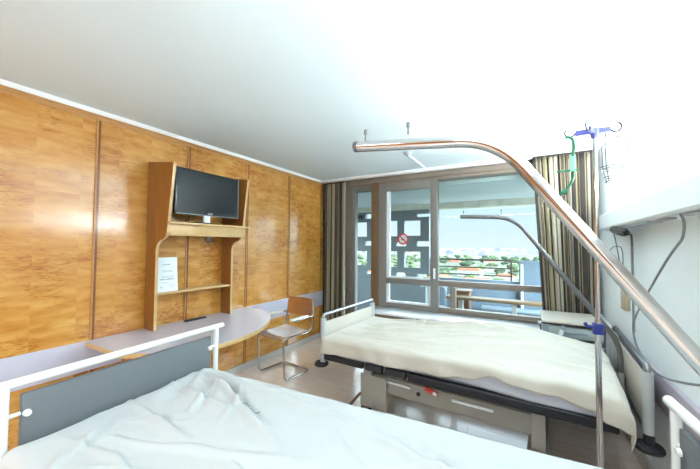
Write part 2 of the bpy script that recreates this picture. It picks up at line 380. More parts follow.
# ------------------------------------------------------------------ curtains
def curtain(name, label, x0, x1, yc, z0, z1, seed, folds, flare=0, slant=0):
    rnd = random.Random(seed); nx, nz = 150, 24
    ph = [rnd.uniform(0, 6.28) for _ in range(4)]
    vs = []; uvs = []
    L0 = 0; prev = None; s_at = []
    def xy(u, w):       # w 0 top..1 bottom
        x = x0+(x1-x0)*u+(flare*w*(u-.5))+slant*w*(1-u)
        a = .034+.020*math.sin(3*u*2*PI+ph[0]); a *= (.6+.5*w)
        y = yc+a*math.sin(folds*2*PI*(u+.02*math.sin(2*PI*u*2+ph[1]))+.5*w*math.sin(ph[2]+5*u))
        x += .012*math.sin(folds*2*PI*u*2+ph[3])*(x1-x0)/.5
        return x, y
    for i in range(nx+1):
        p = Vector(xy(i/nx, 0)); L0 += (p-prev).length if prev is not None else 0; prev = p; s_at.append(L0)
    for j in range(nz+1):
        w = j/nz
        for i in range(nx+1):
            x, y = xy(i/nx, w); vs.append((x, y, z1+(z0-z1)*w)); uvs.append((s_at[i], w))
    fs = [(j*(nx+1)+i, j*(nx+1)+i+1, (j+1)*(nx+1)+i+1, (j+1)*(nx+1)+i) for j in range(nz) for i in range(nx)]
    me = bpy.data.meshes.new(name); me.from_pydata(vs, [], fs); me.update()
    ul = me.uv_layers.new(name='UVMap')
    for lp in me.loops: ul.data[lp.index].uv = uvs[lp.vertex_index]
    for p in me.polygons: p.use_smooth = True
    me.materials.append(M['curtain'])
    t = thing(name, label, 'curtain', ((x0+x1)/2, yc, z0), 0, 'striped curtains')
    me.transform(Matrix.Translation(-Vector(t.location)))
    o = bpy.data.objects.new('fabric', me); COL.objects.link(o); o.parent = t
    sm = o.modifiers.new('thick', 'SOLIDIFY'); sm.thickness = .003
    MB().box(x0, x1, yc-.03, yc-.012, z1-.004, z1+.012).build('heading_tape', M['curtain'], t)
    return t
curtain('curtain', 'striped brown and beige curtain hanging beside the panelled wall', XL+.05, -2.44, 4.10, .04, 2.44, 3, 6, 0, 0)
curtain('curtain', 'striped brown and beige curtain hanging behind the bedside cabinet', .045, .585, 4.04, .04, 2.458, 5, 8, 0, .11)
tag(MB().box(XL+.04, .62, 4.04, 4.12, 2.462, 2.5).build('curtain_track', M['trimw'], bevel=.004), 'slim white curtain track on the ceiling before the window', 'curtain track')

# ------------------------------------------------------------------ balcony outside
Y2 = 6.2
struct('floor_balcony', MB().box(-4.6, 3.2, YB+.2, Y2+.25, -.25, -.03), M['concrete'], 'grey balcony floor', 'floor')
struct('ceiling_balcony', MB().box(-4.6, 3.2, YB+.22, Y2, 2.315, 2.5), M['balcc'], 'grey balcony soffit', 'ceiling')
tag(MB().box(-4.6, 3.2, Y2, Y2+.22, 2.20, 2.52).build('balcony_beam', M['beam']), 'weathered concrete beam along the balcony edge', 'beam')
# perforated screen: grid with holes left out
holes = [(-3.475, -3.14, 1.66, 1.985), (-2.77, -2.42, 1.66, 1.995), (-2.265, -1.92, 1.67, 1.985),
         (-3.475, -3.14, 1.02, 1.335), (-2.77, -2.42, 1.01, 1.34), (-2.265, -1.92, 1.01, 1.34),
         (-3.60, -3.39, 1.46, 1.56), (-3.19, -2.96, 1.46, 1.56), (-2.44, -2.22, 1.45, 1.545), (-1.995, -1.74, 1.45, 1.555),
         (-3.60, -3.39, .83, .905), (-3.15, -2.93, .83, .91), (-2.45, -2.22, .82, .895), (-1.985, -1.74, .82, .895),
         (-3.18, -2.96, 2.06, 2.17), (-1.995, -1.74, 2.05, 2.12), (-3.95, -3.66, 1.66, 1.985), (-3.95, -3.66, 1.02, 1.335)]
xs = sorted({-4.3, -1.74} | {h[0] for h in holes} | {h[1] for h in holes}); zs = sorted({-.03, 2.20} | {h[2] for h in holes} | {h[3] for h in holes})
sc = MB(); solid = set()
for i in range(len(xs)-1):
    for j in range(len(zs)-1):
        mx, mz = (xs[i]+xs[i+1])/2, (zs[j]+zs[j+1])/2
        if not any(h[0] < mx < h[1] and h[2] < mz < h[3] for h in holes): solid.add((i, j))
for i, j in solid:
    a, b, c, d = xs[i], xs[i+1], zs[j], zs[j+1]; y0, y1 = Y2-.02, Y2+.08
    sc.add([(a, y0, c), (b, y0, c), (b, y0, d), (a, y0, d)], [(0, 1, 2, 3)]); sc.add([(a, y1, c), (b, y1, c), (b, y1, d), (a, y1, d)], [(3, 2, 1, 0)])
    for di, dj, q in [(-1, 0, [(a, c), (a, d)]), (1, 0, [(b, c), (b, d)]), (0, -1, [(a, c), (b, c)]), (0, 1, [(a, d), (b, d)])]:
        if (i+di, j+dj) not in solid:
            (u0, w0), (u1, w1) = q; sc.add([(u0, y0, w0), (u1, y0, w1), (u1, y1, w1), (u0, y1, w0)], [(0, 1, 2, 3)])
scr = tag(sc.build('perforated_screen', M['concrete']), 'grey concrete screen wall with square openings on the balcony', 'screen wall')
MB().lathe([(.035, 0), (.035, -.03), (.02, -.05)], (-2.93, Y2-.02, .66), 'y', 14).build('screen_knob', M['black'], scr, bevel=.002)
tag(MB().box(-3.33, -3.25, Y2-.10, Y2-.02, 2.06, 2.14).build('balcony_lamp', M['black'], bevel=.01), 'small dark lamp box high on the balcony screen', 'lamp')
tag(MB().box(-1.74, .0, Y2+.02, Y2+.14, -.03, .84).build('parapet', M['parapet'], bevel=.005), 'low blue-grey balcony parapet below the rails', 'parapet')
tag(MB().box(-.16, 3.0, Y2-.04, Y2+.02, -.03, 1.215).build('partition_panel', M['parapet'], bevel=.006), 'tall blue-grey solid balcony panel right of the rails', 'partition')
bl = thing('balcony_railing', 'dark horizontal three-bar railing above the balcony parapet', 'railing', (-1, Y2+.06, .84))
for z in (1.205, 1.06, .925): MB().tube([(-1.74, Y2+.06, z), (-.285, Y2+.06, z)], .012 if z < 1.2 else .016, 8).build('rail_bar', M['rail'], bl, smooth=True)
for x in (-1.72, -.285): MB().box(x-.014, x+.014, Y2+.045, Y2+.075, .84, 1.215).build('post', M['rail'], bl)
# bench on the balcony
bn = thing('balcony_bench', 'wooden plank bench on the balcony behind the wide window', 'bench', (-.4, 5.2, -.03))
MB().box(-1.17, .8, 5.08, 5.30, .625, .665).build('seat_plank', M['benchw'], bn, bevel=.006)
for x in (-.95, -.2, .55): MB().box(x-.03, x+.03, 5.11, 5.27, -.03, .625).build('leg', M['frame'], bn, bevel=.004)
bb = thing('wooden_box', 'brown wooden box on the far side of the balcony bench', 'box', (-.9, 5.4, -.03))
MB().box(-1.06, -.86, 5.34, 5.60, -.03, .70).build('body', M['benchd'], bb, bevel=.008)
MB().box(-1.08, -.84, 5.32, 5.62, .70, .735).build('lid', M['benchd'], bb, bevel=.006)
pc = thing('garden_chair', 'white plastic garden chair on the balcony left of the bench', 'chair', (-1.42, 5.3, -.03))
MB().prism([(-1.62, 5.10), (-1.24, 5.10), (-1.22, 5.45), (-1.30, 5.52), (-1.56, 5.52), (-1.64, 5.45)], 'z', .40, .43).build('seat', M['plasticw'], pc, bevel=.01)
MB().tube(arc((-1.43, 5.33, .78), .20, 0, PI, 12, (1, 0, 0), (0, 1, 0)), .035, 10).build('backrest', M['plasticw'], pc, smooth=True)
for x, y in [(-1.60, 5.13), (-1.26, 5.13), (-1.60, 5.50), (-1.26, 5.50)]: MB().tube([(x, y, -.03), (x, y, .78 if y > 5.3 else .41)], .018, 8).build('leg', M['plasticw'], pc, smooth=True)
tag(MB().tube([(-.75, 6.05, .36), (1.6, 6.05, .36)], .05, 14).build('balcony_pipe', M['bluef'], smooth=True), 'thick grey pipe running low along the balcony parapet', 'pipe')
dr = MB().tube([(-.12, Y2-.08, -.03), (-.12, Y2-.08, 1.15)], .022, 10); tag(dr.build('drain_pipe', M['sill'], smooth=True), 'thin pale upright pipe before the balcony panel', 'pipe')

# ------------------------------------------------------------------ landscape far below
GZ = -50
EY = (0, 0, 1.46)
def far(px, dist, z=GZ):     # direction by bearing, distance on the ground
    a = .5245-math.atan((px-350)/310); return Vector((-math.sin(a)*dist, math.cos(a)*dist, z))
gm = mat('park_ground', (150, 156, 130), .95, var=.1, vscale=.016)
gr_ = [n_ for n_ in gm.node_tree.nodes if n_.type == 'VALTORGB'][0].color_ramp; gr_.interpolation = 'EASE'
gr_.elements[0].color = srgb(57, 74, 46); gr_.elements[1].color = srgb(130, 109, 97)
for p_, c_ in ((.45, (77, 90, 59)), (.52, (122, 120, 104)), (.6, (73, 87, 59))): gr_.elements.new(p_).color = srgb(*c_)
tag(MB().add([(-9000, 60, GZ), (9000, 60, GZ), (9000, 9000, GZ), (-9000, 9000, GZ)], [(0, 1, 2, 3)]).build('ground_plain', gm), 'wide green plain far below the window', 'ground', kind='structure')
def tree(seed, dark):
    rnd = random.Random(seed); t = thing('park_tree', 'dark green round tree in the park below' if dark else 'light green round tree in the park below', 'tree', (0, 0, 0), 0, 'trees in the park')
    bm = bmesh.new()
    for k in range(5):
        r = rnd.uniform(2.6, 4.2); c = Vector((rnd.uniform(-3, 3), rnd.uniform(-3, 3), rnd.uniform(5, 9)))
        g = bmesh.ops.create_icosphere(bm, subdivisions=2, radius=r)
        for v in g['verts']:
            v.co = v.co*(1+.25*noise.noise(v.co*.6+Vector((k*9, seed, 0))))+c
    me = bpy.data.meshes.new('crown'); bm.to_mesh(me); bm.free(); me.materials.append(M['leafd'] if dark else M['leaf'])
    o = bpy.data.objects.new('crown', me); COL.objects.link(o); o.parent = t
    MB().tube([(0, 0, 0), (.1, 0, 5)], [.5, .3], 8).build('trunk', M['bark'], t, smooth=True, local=True)
    return t
def house(w, d, h, label):
    t = thing('villa', label, 'house', (0, 0, 0), 0, 'tiled-roof houses below')
    MB().box(-w/2, w/2, -d/2, d/2, 0, h).build('walls', M['hwall'], t, local=True)
    MB().add([(-w/2-.8, -d/2-.8, h), (w/2+.8, -d/2-.8, h), (w/2+.8, d/2+.8, h), (-w/2-.8, d/2+.8, h), (-w/2+d/2, 0, h+4), (w/2-d/2, 0, h+4)], [(0, 1, 5, 4), (2, 3, 4, 5), (1, 2, 5), (3, 0, 4), (3, 2, 1, 0)]).build('roof', M['roof'], t, local=True)
    for k in range(max(2, int(w/4))):
        for z in (1.2, 4.4):
            if z+1.6 < h: MB().box(-w/2+2+k*4, -w/2+3.3+k*4, -d/2-.05, -d/2+.05, z, z+1.6).build('window', M['hwin'], t, local=True)
    return t
hs = [(475, 262, 'long house with orange tiled roof, nearest below the railing', 1.5), (470, 420, 'pale house with orange tiled roof behind the railing', 1.3), (440, 330, 'house with orange tiled roof below the left end of the railing', 1), (505, 380, 'house with orange tiled roof near the right end of the railing', .9),
      (455, 640, 'distant tiled-roof house at the middle of the park', 1.2), (490, 700, 'distant tiled-roof house right of the park middle', 1.1), (400, 420, 'tiled-roof house seen through the screen openings', 1.1), (365, 380, 'tiled-roof house seen through the narrow pane', 1), (530, 560, 'tiled-roof house above the solid balcony panel', 1.1), (430, 560, 'tiled-roof house left behind the mullion', 1)]
h0 = house(30, 13, 8, hs[0][2])
for i, (px, d, lb, s_) in enumerate(hs):
    p = far(px, d*1.36)
    rz = (.3, -.2, .6, .1, -.4, .2, .5, 0, -.1, .3)[i]
    if i == 0: h0.location = p; h0.rotation_euler = (0, 0, rz); h0.scale = (s_, s_, s_)
    else: dup(h0, p, rz, lb, (s_, s_, s_))
tl = tree(1, False); td = tree(2, True)
rnd = random.Random(11); used = [False, False]; done = []
for k in range(420):
    px = rnd.uniform(345, 560); d = 330*(1480/330)**(rnd.random()**.8)
    if any(abs(px-h[0]) < 24*262/h[1]+4 and abs(d-1.36*h[1]) < 50 for h in hs) or (d < 360 and abs(px-475) < 32): continue
    p = far(px, d)
    if any((p-q).length < 22+d*.012 for q in done): continue
    done.append(p); dk = int(rnd.random() < .45); s_ = rnd.uniform(.8, 1.35)*(1 if d < 800 else 1.3)
    src = (tl, td)[dk]
    if not used[dk]: src.location = p; src.scale = (s_*1.5, s_*1.5, s_*.8); used[dk] = True
    else: dup(src, p, rnd.uniform(0, 6), None, (s_*1.5, s_*1.5, s_*.8))
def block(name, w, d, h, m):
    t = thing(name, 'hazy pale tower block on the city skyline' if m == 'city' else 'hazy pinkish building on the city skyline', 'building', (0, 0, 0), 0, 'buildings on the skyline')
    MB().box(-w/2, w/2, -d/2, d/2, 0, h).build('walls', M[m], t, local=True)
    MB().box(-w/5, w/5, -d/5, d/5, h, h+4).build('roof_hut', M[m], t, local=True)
    return t
b0, b1 = block('city_building', 42, 20, 24, 'city'), block('city_building', 60, 24, 16, 'city2'); used = [False, False]
done = []
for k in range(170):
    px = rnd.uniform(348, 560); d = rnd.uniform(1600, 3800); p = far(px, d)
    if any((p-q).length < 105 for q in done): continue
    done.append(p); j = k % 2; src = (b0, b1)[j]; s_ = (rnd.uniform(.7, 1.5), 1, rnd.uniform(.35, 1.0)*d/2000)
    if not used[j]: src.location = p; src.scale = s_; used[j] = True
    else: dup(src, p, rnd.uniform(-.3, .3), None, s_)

# ------------------------------------------------------------------ TV unit on the panelled wall
tu = thing('television_wall_unit', 'birch wall unit with curved side boards around the television', 'shelf unit', (-2.75, 1.85, .728))
prof = [(XL+.013, .728), (-2.745, .728), (-2.745, 1.40)]
prof += [(-2.745+.10*(1-math.cos(a)), 1.40+.10*math.sin(a)) for a in [PI/2*k/6 for k in range(1, 7)]]
prof += [(-2.605, 1.525), (-2.590, 1.56), (-2.515, 2.125), (-2.515, 2.135), (XL+.013, 2.185)]
for y in (1.465, 2.235): MB().prism(prof, 'y', y-.011, y+.011).build('side_board', M['side'], tu, bevel=.0015)
for y in (1.465, 2.235):
    e = MB()
    pp = [p for p in prof[1:-1]]
    for (xa, za), (xb, zb) in zip(pp[:-1], pp[1:]):
        e.add([(xa, y-.0115, za), (xa, y+.0115, za), (xb, y+.0115, zb), (xb, y-.0115, zb), (xa+.003, y-.0115, za), (xa+.003, y+.0115, za), (xb+.003, y+.0115, zb), (xb+.003, y-.0115, zb)], [(0, 1, 2, 3), (4, 7, 6, 5), (0, 4, 5, 1), (0, 3, 7, 4), (1, 5, 6, 2), (2, 6, 7, 3)])
    e.build('edge_band', M['edge'], tu)
MB().box(XL+.013, -2.545, 1.455, 2.30, 1.632, 1.65).build('television_shelf', M['edge'], tu, bevel=.002)
MB().box(-2.60, -2.582, 1.477, 2.223, 1.535, 1.632).build('apron_board', M['edge'], tu, bevel=.002)
MB().box(XL+.013, -2.755, 1.477, 2.223, 1.022, 1.040).build('lower_shelf', M['edge'], tu, bevel=.002)
# television
tv = thing('television', 'black flat-screen television in the birch wall unit', 'television', (-2.57, 1.82, 1.65), 0)
tv.rotation_euler = (0, 0, 0)
R3 = Matrix.Rotation(math.radians(2), 3, 'Y')
MB().box(-2.585, -2.545, 1.492, 2.135, 1.722, 2.118).build('casing', M['tvbody'], tv, bevel=.006)
MB().box(-2.545, -2.5435, 1.512, 2.115, 1.757, 2.100).build('screen', M['tvscreen'], tv)
MB().box(-2.556, -2.543, 1.498, 2.129, 1.7225, 1.727).box(-2.56, -2.5425, 2.1305, 2.137, 1.722, 2.118).build('silver_trim', M['tvedge'], tv)
MB().box(-2.585, -2.56, 1.775, 1.835, 1.658, 1.73).build('stand_neck', M['bedwhite'], tv, bevel=.004)
MB().box(-2.66, -2.555, 1.70, 1.93, 1.651, 1.660).build('stand_foot', M['tvbody'], tv, bevel=.003)
def text(body, size, loc, rot, m, name, parent, ext=.0006):
    cu = bpy.data.curves.new(name, 'FONT'); cu.body = body; cu.size = size; cu.extrude = ext; cu.align_x = 'CENTER'; cu.align_y = 'CENTER'
    o = bpy.data.objects.new(name+'_tmp', cu); COL.objects.link(o); o.rotation_euler = rot; o.location = loc
    dg = bpy.context.evaluated_depsgraph_get(); dg.update(); me = bpy.data.meshes.new_from_object(o.evaluated_get(dg)); me.transform(o.matrix_world)
    me.name = name; bpy.data.objects.remove(o)
    if parent is not None: me.transform(WM(parent).inverted())
    me.materials.clear(); me.materials.append(m); n_ = bpy.data.objects.new(name, me); COL.objects.link(n_)
    if parent is not None: n_.parent = parent
    return n_
text('LG', .024, (-2.5438, 1.832, 1.741), (PI/2, 0, PI/2), M['signw'], 'lettering', tv)
MB().lathe([(.009, 0), (.009, .0008)], (-2.5438, 1.805, 1.741), 'x', 16).build('emblem', M['tvedge'], tv)
# cables behind the tv
tag(MB().tube(fillet([(-2.64, 1.51, 1.80), (-2.60, 1.50, 1.70), (-2.58, 1.53, 1.662), (-2.62, 1.60, 1.656), (-2.72, 1.66, 1.656)], .04), .004, 8).build('television_cable', M['cordk'], smooth=True), 'dark cable coiled on the shelf under the television', 'cable')
# chrome spot under the shelf
sp = thing('spotlight', 'small chrome spotlight under the television shelf', 'lamp', (-2.66, 1.86, 1.56))
MB().lathe([(.035, 0), (.035, -.012)], (-2.66, 1.86, 1.632), 'z', 18).build('base', M['chrome'], sp, smooth=True)
MB().tube([(-2.66, 1.86, 1.62), (-2.65, 1.86, 1.545)], .008, 10).build('stem', M['chrome'], sp, smooth=True)
MB().tube([(-2.695, 1.86, 1.545), (-2.66, 1.86, 1.530), (-2.60, 1.86, 1.508)], [.022, .034, .036], 16).build('lamp_head', M['chrome'], sp, smooth=True)
# paper sheet leaning on the lower shelf
pp = thing('notice_sheet', 'white printed notice leaning at the left end of the lower shelf', 'paper', (-2.80, 1.59, 1.04))
MB().add([(-2.79, 1.505, 1.041), (-2.79, 1.682, 1.041), (-2.815, 1.682, 1.343), (-2.815, 1.505, 1.343), (-2.792, 1.505, 1.041), (-2.792, 1.682, 1.041), (-2.817, 1.682, 1.343), (-2.817, 1.505, 1.343)], [(0, 1, 2, 3), (7, 6, 5, 4), (0, 4, 5, 1), (1, 5, 6, 2), (2, 6, 7, 3), (3, 7, 4, 0)]).build('page', M['paper'], pp)
ln = MB(); rl = random.Random(4)
def pl(y0, y1, z0, z1):
    fx = lambda z: -2.79-(z-1.041)*.0828+.0006
    ln.add([(fx(z0), y0, z0), (fx(z0), y1, z0), (fx(z1), y1, z1), (fx(z1), y0, z1)], [(0, 1, 2, 3)])
for k in range(8): pl(1.545+k*.009, 1.551+k*.009, 1.274, 1.274+rl.uniform(.006, .013))
for k in range(13): pl(1.523+k*.010, 1.531+k*.010, 1.145, 1.145+rl.uniform(.006, .012))
for z in (1.225, 1.215, 1.175, 1.165, 1.118): pl(1.54, 1.60+rl.uniform(0, .06), z, z+.0025)
for k in range(3): pl(1.525+k*.007, 1.530+k*.007, 1.078, 1.085)
for k in range(6): pl(1.61+k*.008, 1.615+k*.008, 1.082+.016*math.sin(k*1.7+1), 1.092+.016*math.sin(k*1.7+1))
ln.build('printed_lines', M['ink'], pp)

# ------------------------------------------------------------------ desk board (curved wall table)
poly = [(XL+.019, 1.045), (-2.40, 1.055), (-2.33, 1.085), (-2.20, 1.18), (-2.09, 1.29), (-2.02, 1.42), (-1.99, 1.56), (-1.995, 1.72), (-2.03, 1.90), (-2.10, 2.08), (-2.20, 2.25), (-2.32, 2.39), (-2.45, 2.49), (-2.60, 2.56), (-2.75, 2.60), (XL+.019, 2.615)]
tb = thing('wall_desk', 'curved-front lavender desk board with birch edge on the panelled wall', 'desk', (-2.45, 1.85, 0))
MB().prism(poly, 'z', .724, .7275).build('desktop', M['lav'], tb)
MB().prism(poly, 'z', .690, .7238).build('wood_edge', M['edge'], tb, bevel=.003)
for y in (1.30, 2.30): MB().prism([(XL+.019, .69), (-2.45, .69), (XL+.019, .506)], 'y', y-.012, y+.012).build('bracket', M['side'], tb, bevel=.002)
rc = thing('remote_control', 'slim black remote control lying at the back of the desk', 'remote control', (-2.82, 1.88, .7275), math.radians(3))
MB().box(-2.84, -2.80, 1.775, 1.99, .7276, .744).build('body', M['tvbody'], rc, bevel=.004)
bt = MB()
for k in range(7):
    for j in (0, 1): bt.box(-2.832+j*.016, -2.824+j*.016, 1.80+k*.024, 1.812+k*.024, .744, .7455)
bt.build('buttons', M['signk'], rc)

# ------------------------------------------------------------------ cantilever chair
ch = thing('cantilever_armchair', 'tubular steel cantilever chair with beech seat beside the desk', 'chair', (-2.49, 2.56, 0), math.radians(-7))
W2 = .215
def P(*a): return [Vector(p) for p in a]
r = .011
path = fillet(P((-W2, .02, .44), (-W2, 0, .012+0), (-W2, .40, .012), (W2, .40, .012), (W2, 0, .012), (W2, .02, .44)), [.05, .05, .05, .05])
path = fillet(P((-W2, .37, .455), (-W2, -.0, .455), (-W2, .02, .012), (-W2, .40, .012), (W2, .40, .012), (W2, .02, .012), (W2, -.0, .455), (W2, .37, .455)), .06)
MB().tube(path, r, 12).build('base_frame', M['chrome'], ch, smooth=True, local=True)
for s_ in (-1, 1):
    x = s_*(W2+.012)
    MB().tube(fillet(P((s_*W2, .36, .452), (x, .415, .49), (x, .445, .64), (s_*.20, .455, .80)), .05), r, 12).build('back_upright', M['chrome'], ch, smooth=True, local=True)
    MB().tube(fillet(P((x, .443, .632), (x+s_*.01, .30, .630), (x+s_*.012, .12, .618)), .05), .009, 10).build('arm_tube', M['chrome'], ch, smooth=True, local=True)
    MB().box(x-.008*s_-.012, x-.008*s_+.032*1, .09, .35, .632, .655).build('armrest', M['armw'], ch, bevel=.009, local=True, seg=3)
def sheet_solid(fn, nu, nv, th):
    vs = []; fs = []
    for k in (0, 1):
        for j in range(nv+1):
            for i in range(nu+1):
                p, nrm = fn(i/nu, j/nv); vs.append(Vector(p)+Vector(nrm)*th*(k-.5))
    o = (nu+1)*(nv+1)
    for j in range(nv):
        for i in range(nu):
            a = j*(nu+1)+i; q = (a, a+1, a+nu+2, a+nu+1); fs.append(q); fs.append(tuple(o+x for x in reversed(q)))
    rim = [(i, 0) for i in range(nu)]+[(nu, j) for j in range(nv)]+[(nu-i, nv) for i in range(nu)]+[(0, nv-j) for j in range(nv)]
    idx = [j*(nu+1)+i for i, j in rim]
    for a, b in zip(idx, idx[1:]+idx[:1]): fs.append((a, o+a, o+b, b))
    m = MB(); m.add(vs, fs); return m
def seat(u, v):
    x = (-.205+.41*u)*(1-.03*v); y = -.005+.40*v; z = .472-.012*math.sin(PI*min(1, v*1.1))-.006*math.sin(PI*u)-(.03*(1-v/.14)**2 if v < .14 else 0)
    return (x, y, z), (0, 0, 1)
sheet_solid(seat, 14, 14, .012).build('seat', M['seatw'], ch, smooth=True, local=True)
def backr(u, v):
    x = -.205+.41*u; y = .432+.035*math.sin(PI*u)+.02*v; z = .612+.205*v
    return (x, y, z), (0, 1, .1)
sheet_solid(backr, 14, 8, .012).build('backrest', M['plywood'], ch, smooth=True, local=True)

# ------------------------------------------------------------------ hospital beds (local frame: x from foot to head, y across, origin near foot corner)
def bed_mesh_drape(xa, xb, ya, yb, top, fn, over, nx, ny):
    """sheet over a mattress top [xa,xb]x[ya,yb]; over=(foot, head, near, far) overhang, may be functions"""
    rr = .035
    def fold(a):
        if a <= 0: return 0, 0
        if a < rr*PI/2: return rr*math.sin(a/rr), rr*(1-math.cos(a/rr))
        return rr, rr+(a-rr*PI/2)
    vs = []; fs = []
    for j in range(ny+1):
        for i in range(nx+1):
            u, v = i/nx, j/ny
            of, oh, on, off = [o_(u, v) if callable(o_) else o_ for o_ in over]
            s_ = (xa-of)+(xb+oh-xa+of)*u; t_ = (ya-on)+(yb+off-ya+on)*v
            dx0, dz0 = fold(xa-s_); dx1, dz1 = fold(s_-xb); dy0, dz2 = fold(ya-t_); dy1, dz3 = fold(t_-yb)
            x = min(max(s_, xa), xb)-dx0+dx1; y = min(max(t_, ya), yb)-dy0+dy1
            z = top-(dz0+dz1+dz2+dz3)
            dn, ds = fn(s_, t_, max(dz0+dz1, dz2+dz3))
            z += dn
            if dz2 > .01: y -= ds
            if dz3 > .01: y += ds
            if dz0 > .01: x -= ds
            if dz1 > .01: x += ds
            vs.append((x, y, z))
    for j in range(ny):
        for i in range(nx):
            a = j*(nx+1)+i; fs.append((a, a+1, a+nx+2, a+nx+1))
    m = MB(); m.add(vs, fs); return m

def ridged(p, s=1, o=4):
    return noise.ridged_multi_fractal(Vector(p)*s, 1.0, 2.1, o, 1.0, 2.0)

def bed(name, label, loc, rz, L, W, hf, hh, cols, style):
    t = thing(name, label, 'hospital bed', (*loc, 0), rz)
    rail, panel, post = cols
    H = {0: hf, 1: hh}
    top = style['mtop']
    for e in (0, 1):
        x = 0 if e == 0 else L; h = H[e]; pr = style['pr']
        if style['kind'] == 'white':
            rb = MB().tube(fillet([(x, -.055, h-.018), (x, W+.03, h-.018)], .01), .0165, 16).build('head_rail' if e else 'foot_rail', rail, t, smooth=True, local=True)
            for y in (0, W-.02):
                MB().tube([(x, y, .30), (x, y, h-.03)], .0155, 14).build('post', post, t, smooth=True, local=True)
            pn = MB().box(x-.011, x+.011, .045, W-.065, .50, h-.065).build('headboard_panel' if e else 'footboard_panel', panel, t, bevel=.004, local=True)
            for y, s_ in ((.045, -1), (W-.065, 1)):
                q = x+(.014 if e == 0 else -.014)
                MB().tube([(x, y-s_*.012, h-.135), (x, y+s_*.035, h-.135)], .008, 10).lathe([(.013, 0), (.011, .012 if e == 0 else -.012)], (q, y-s_*.014, h-.135), 'x', 14).build('panel_knob', M['bedwhite'], pn, smooth=True, local=True)
        else:
            hp = h-.05
            rb = MB().tube(fillet([(x, .0, hp-.03), (x, .0, h-.014), (x, W, h-.014), (x, W, hp-.03)], .035), .015, 14).build('head_rail' if e else 'foot_rail', rail, t, smooth=True, local=True)
            for y in (0, W):
                ps = MB().prism([(x+pr*math.cos(a)*(1 if abs(math.cos(a)) > .3 else 1), y+pr*math.sin(a)) for a in [2*PI*k/16 for k in range(16)]], 'z', .47 if e else .40, hp).build('corner_post', post, t, smooth=True, local=True, bevel=.004)
                MB().lathe([(pr*.92, .0), (pr*.92, .08)], (x, y, .405), 'z', 18).build('sleeve', M['black'], ps, smooth=True, local=True)
                ox = -.01 if e == 0 else .01; oy = -.012 if y == 0 else .012
                MB().lathe([(.03, -.004), (.058, 0), (.064, .008), (.064, .020), (.058, .028), (.02, .032)], (x+(0 if e else ox), y+(0 if e else oy), .385 if e else .380), 'z', 24).build('bumper_disc', M['black'], ps, smooth=True, local=True)
            MB().box(x-.009, x+.009, pr, W-pr, .50, h-.085).build('headboard_panel' if e else 'footboard_panel', panel, t, bevel=.003, local=True)
            MB().box(x-.012, x+.012, pr, W-pr, .46, .50).build('lower_rail', rail, t, bevel=.004, local=True)
    # mattress platform
    pz = style['plat']
    MB().box(.04, L-.04, .04, W-.04, pz-.04, pz).build('mattress_platform', M['frame'], t, bevel=.006, local=True)
    MB().box(.06, L-.13, style['my'], W-.17 if style['kind'] == 'white' else W-.06, pz, top-.02).build('mattress', M['matt'], t, bevel=.035, local=True, seg=4)
    if style['kind'] != 'white':
        for (a, b_) in [(.02, .42), (.445, .60), (.625, .80)]:
            MB().box(a, b_, -.022, .022, pz-.035, pz+.022).build('side_bar', M['darkbar'], t, bevel=.014, local=True, seg=3)
        MB().box(.815, L-.12, -.022, .022, pz-.04, pz+.024).build('side_bar', M['darkbar'], t, bevel=.014, local=True, seg=3)
        MB().box(.02, L-.12, W-.022, W+.022, pz-.04, pz+.024).build('side_bar', M['darkbar'], t, bevel=.014, local=True, seg=3)
        for x in (1.38, 1.56): MB().tube(fillet([(x, .02, pz+.02), (x, .012, pz+.05), (x+.004, .03, pz+.08)], .02), .006, 8).build('mattress_hook', M['bedwhite'], t, smooth=True, local=True)
    # under frame
    for y in (.12,):
        MB().box(.45, 1.70, y-.02, y+.02, .235 if style['kind'] != 'white' else .32, .365 if style['kind'] != 'white' else .45).build('long_beam', M['frame'], t, bevel=.006, local=True)
    for x in (.42, 1.66):
        MB().box(x-.035, x+.045, .06, W-.06, .17, pz-.03).build('lift_column', M['frame'], t, bevel=.008, local=True)
        MB().box(x-.06, x+.06, .05, W-.05, .10, .17).build('base_crossbar', M['frame'], t, bevel=.01, local=True)
    for x in (.42, 1.66):
        for y in (.09, W-.09):
            c = MB().tube([(x-.02, y, .10), (x-.02, y, .07)], .012, 10).box(x-.045, x+.005, y-.022, y+.022, .05, .085).build('caster', M['frame'], t, local=True)
            MB().lathe([(.048, -.014), (.05, 0), (.048, .014)], (x-.025, y, .05), 'y', 18).build('wheel', M['black'], c, smooth=True, local=True)
    return t

b2W, b2L, r2 = .942, 2.171, -.0398
bed2 = bed('hospital_bed', 'far hospital bed with beige end boards beside the window', (-1.630, 2.346), r2, b2L, b2W, .846, .846, (M['steel'], M['beige'], M['postg']), dict(kind='grey', pr=.026, mtop=.63, plat=.47, my=.05))
b1W, b1L, r1 = .9525, 2.1427, .0753
bed1 = bed('hospital_bed', 'near hospital bed with white tube rails and grey foot board', (-1.651, .362), r1, b1L, b1W, .962, .95, (M['bedwhite'], M['bedgrey'], M['bedwhite']), dict(kind='white', pr=.02, mtop=.735, plat=.60, my=.06))
